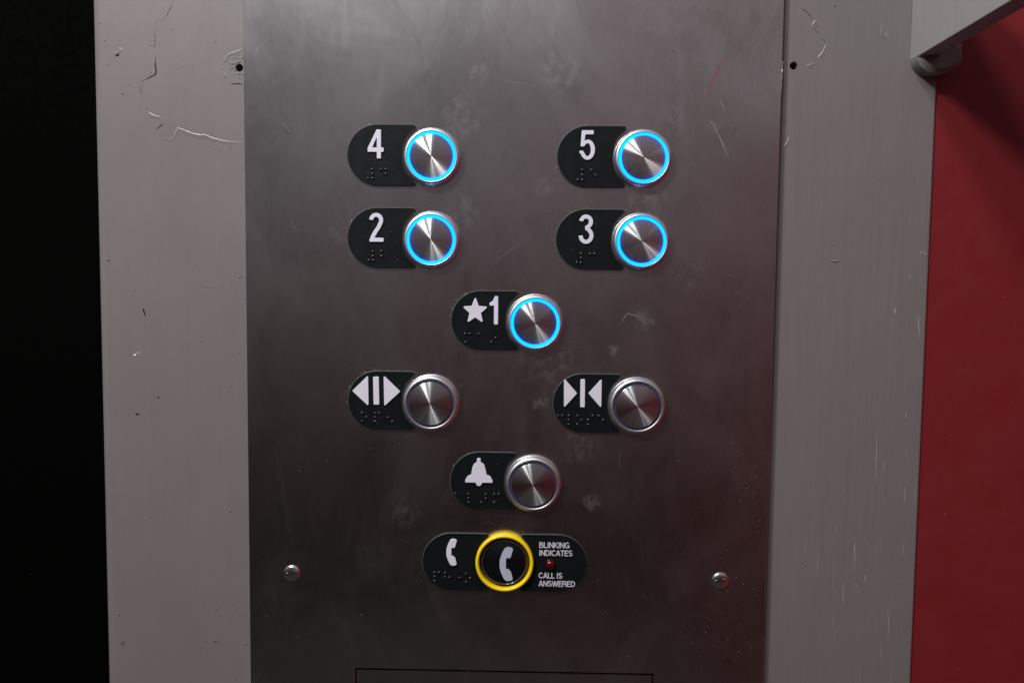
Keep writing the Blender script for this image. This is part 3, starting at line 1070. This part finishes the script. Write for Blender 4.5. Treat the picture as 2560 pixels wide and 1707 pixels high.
t = plate('phone', 'black sign plate reading BLINKING INDICATES CALL IS ANSWERED round a red lamp', True)
t.name = 'notice_plate'
sx, sy = shift('phone')
for txt, u0, u1, v0, v1 in (('BLINKING', 1568, 1955, 256, 331), ('INDICATES', 1568, 1993, 358, 432), ('CALL IS', 1566, 1870, 650, 724), ('ANSWERED', 1567, 2033, 755, 829)):
    bm = text_mesh(txt, (u1 - u0) * s6, (v1 - v0) * s6, .018)
    bm.transform(Matrix.Translation(((u0 - 1130) * s6 + sx, (530 - v1) * s6 + sy, ZP)))
    obj('lettering', bm, M['ink'], t, 0)
lx, ly = (1712 - 1130) * s6 + sx, (530 - 545) * s6 + sy
ld = thing('indicator_lamp', 'small round dark red indicator lamp between the lines of the notice plate', 'indicator lamp', at(B['phone'][0] + lx, B['phone'][1] - PLATE_DROP['phone'] + ly, ZP))
bm = bmesh.new()
dome(bm, 0, 0, 2.9, 2.2, .4, 32, 8)
obj('lens', bm, M['led'], ld, 60)
bm = bmesh.new()
lathe(bm, [(3.25, 0), (3.2, .35), (2.95, .5), (2.85, .3)], 48)
obj('collar', bm, M['black'], ld, 60)

# ------------------------------------------------------------------ tamper proof screws
for x, z, rot, l in ((-129.3, -139.1, 14, 'domed two hole steel screw low on the faceplate, left of the telephone button'),
                     (123.6, -139.0, 9, 'domed two hole steel screw low on the faceplate, right of the red indicator lamp')):
    t = thing('faceplate_screw', l, 'screw', at(x, z, 0), 'tamper proof screws in the faceplate')
    bm = bmesh.new()
    lathe(bm, [(4.9, 0), (4.9, .35), (4.7, .8)] + [(4.55 * math.cos(a), .9 + .75 * math.sin(a)) for a in [k * math.pi / 2 / 8 for k in range(8)]] + [(0, 1.65)], 64)
    obj('screw_head', bm, M['polished'], t, 70)
    for sx in (-1, 1):
        a = math.radians(rot)
        u, v = sx * 2.35 * math.cos(a), sx * 2.35 * math.sin(a)
        bm = bmesh.new()
        dome(bm, u, v, .88, .10, 1.47, 16, 3)
        h = obj('drive_hole', bm, M['gap'], t, 60)
        bm = bmesh.new()
        lathe(bm, [(1.25, 1.3), (1.15, 1.55), (.98, 1.62), (.84, 1.55)], 20, u, v)
        obj('hole_rim', bm, M['polished'], h, 60)

# ------------------------------------------------------------------ dust and fibres caught round the plates
bm = bmesh.new()


def fibre(x, y, z, l, w, ang=None):
    a = rng.uniform(0, 2 * math.pi) if ang is None else ang
    b_ = a + rng.uniform(-1.0, 1.0)
    p0 = (x, y)
    p1 = (x + l / 2 * math.cos(a), y + l / 2 * math.sin(a))
    p2 = (p1[0] + l / 2 * math.cos(b_), p1[1] + l / 2 * math.sin(b_))
    ribbon(bm, [p0, p1, p2], w, w * .8, z, True, 0, rng)


for k, (x, y) in B.items():
    outs = [OUT] + ([[(-u, v) for u, v in OUT]] if k == 'phone' else [])
    dens = {'four': 60, 'five': 46, 'two': 40, 'three': 34, 'one': 40, 'open': 46, 'close': 16, 'bell': 10, 'phone': 6}[k]
    for o in outs:
        pts = [p for p in o if p[0] < -7 or k == 'phone']
        for _ in range(dens):
            u, v = rng.choice(pts)
            if v < -6 and rng.random() < .75:
                continue
            d = Vector((u + 31, v - 1)); d.normalize()
            if v > 17 and u > -31:
                u = rng.uniform(-31, -11) if u < 0 else rng.uniform(11, 31); d = Vector((0, 1))
            g = rng.uniform(0, .7) ** 1.5
            fibre(x + u + d.x * g, y - PLATE_DROP.get(k, 0) + v + d.y * g, rng.uniform(.05, .9), rng.uniform(.4, 1.5), rng.uniform(.06, .13), math.atan2(d.y, d.x) + rng.uniform(-1.5, 1.5))
    for _ in range(dens // 2):                          # specks on the plate faces
        u, v = rng.uniform(-44, -18), rng.uniform(-13, 16)
        fibre(x + u, y + v, ZP + .02, rng.uniform(.2, .7), rng.uniform(.05, .09))
    if k != 'phone':
        for _ in range(14):
            a = rng.uniform(.2, 2.2)
            fibre(x + 16.3 * math.cos(a), y + 16.3 * math.sin(a), rng.uniform(.2, 1.4), rng.uniform(.4, 1.2), rng.uniform(.06, .11))
for _ in range(170):                                    # specks over the faceplate, thicker towards its right edge
    x = rng.uniform(PL + 3, PR - 2) if rng.random() < .5 else PR - abs(rng.gauss(0, 22)) - 1
    z = rng.uniform(-195, 190) if rng.random() < .4 else rng.uniform(-195, -60)
    fibre(x, z, .01, rng.uniform(.25, 1.0), rng.uniform(.05, .12))
for _ in range(14):
    fibre(rng.uniform(-330, -250), rng.uniform(-230, 210), -61.9, rng.uniform(.2, .5), rng.uniform(.05, .09))
for _ in range(40):
    fibre(rng.uniform(242, 300), rng.uniform(-210, 150), CF - 1.58, rng.uniform(.2, .6), rng.uniform(.06, .14))
lint = obj('dust_lint', bm, M['lint'], None, 0)
tag(lint, 'pale dust fibres caught round the black plates and over the steel', 'dust', None, 'stuff')
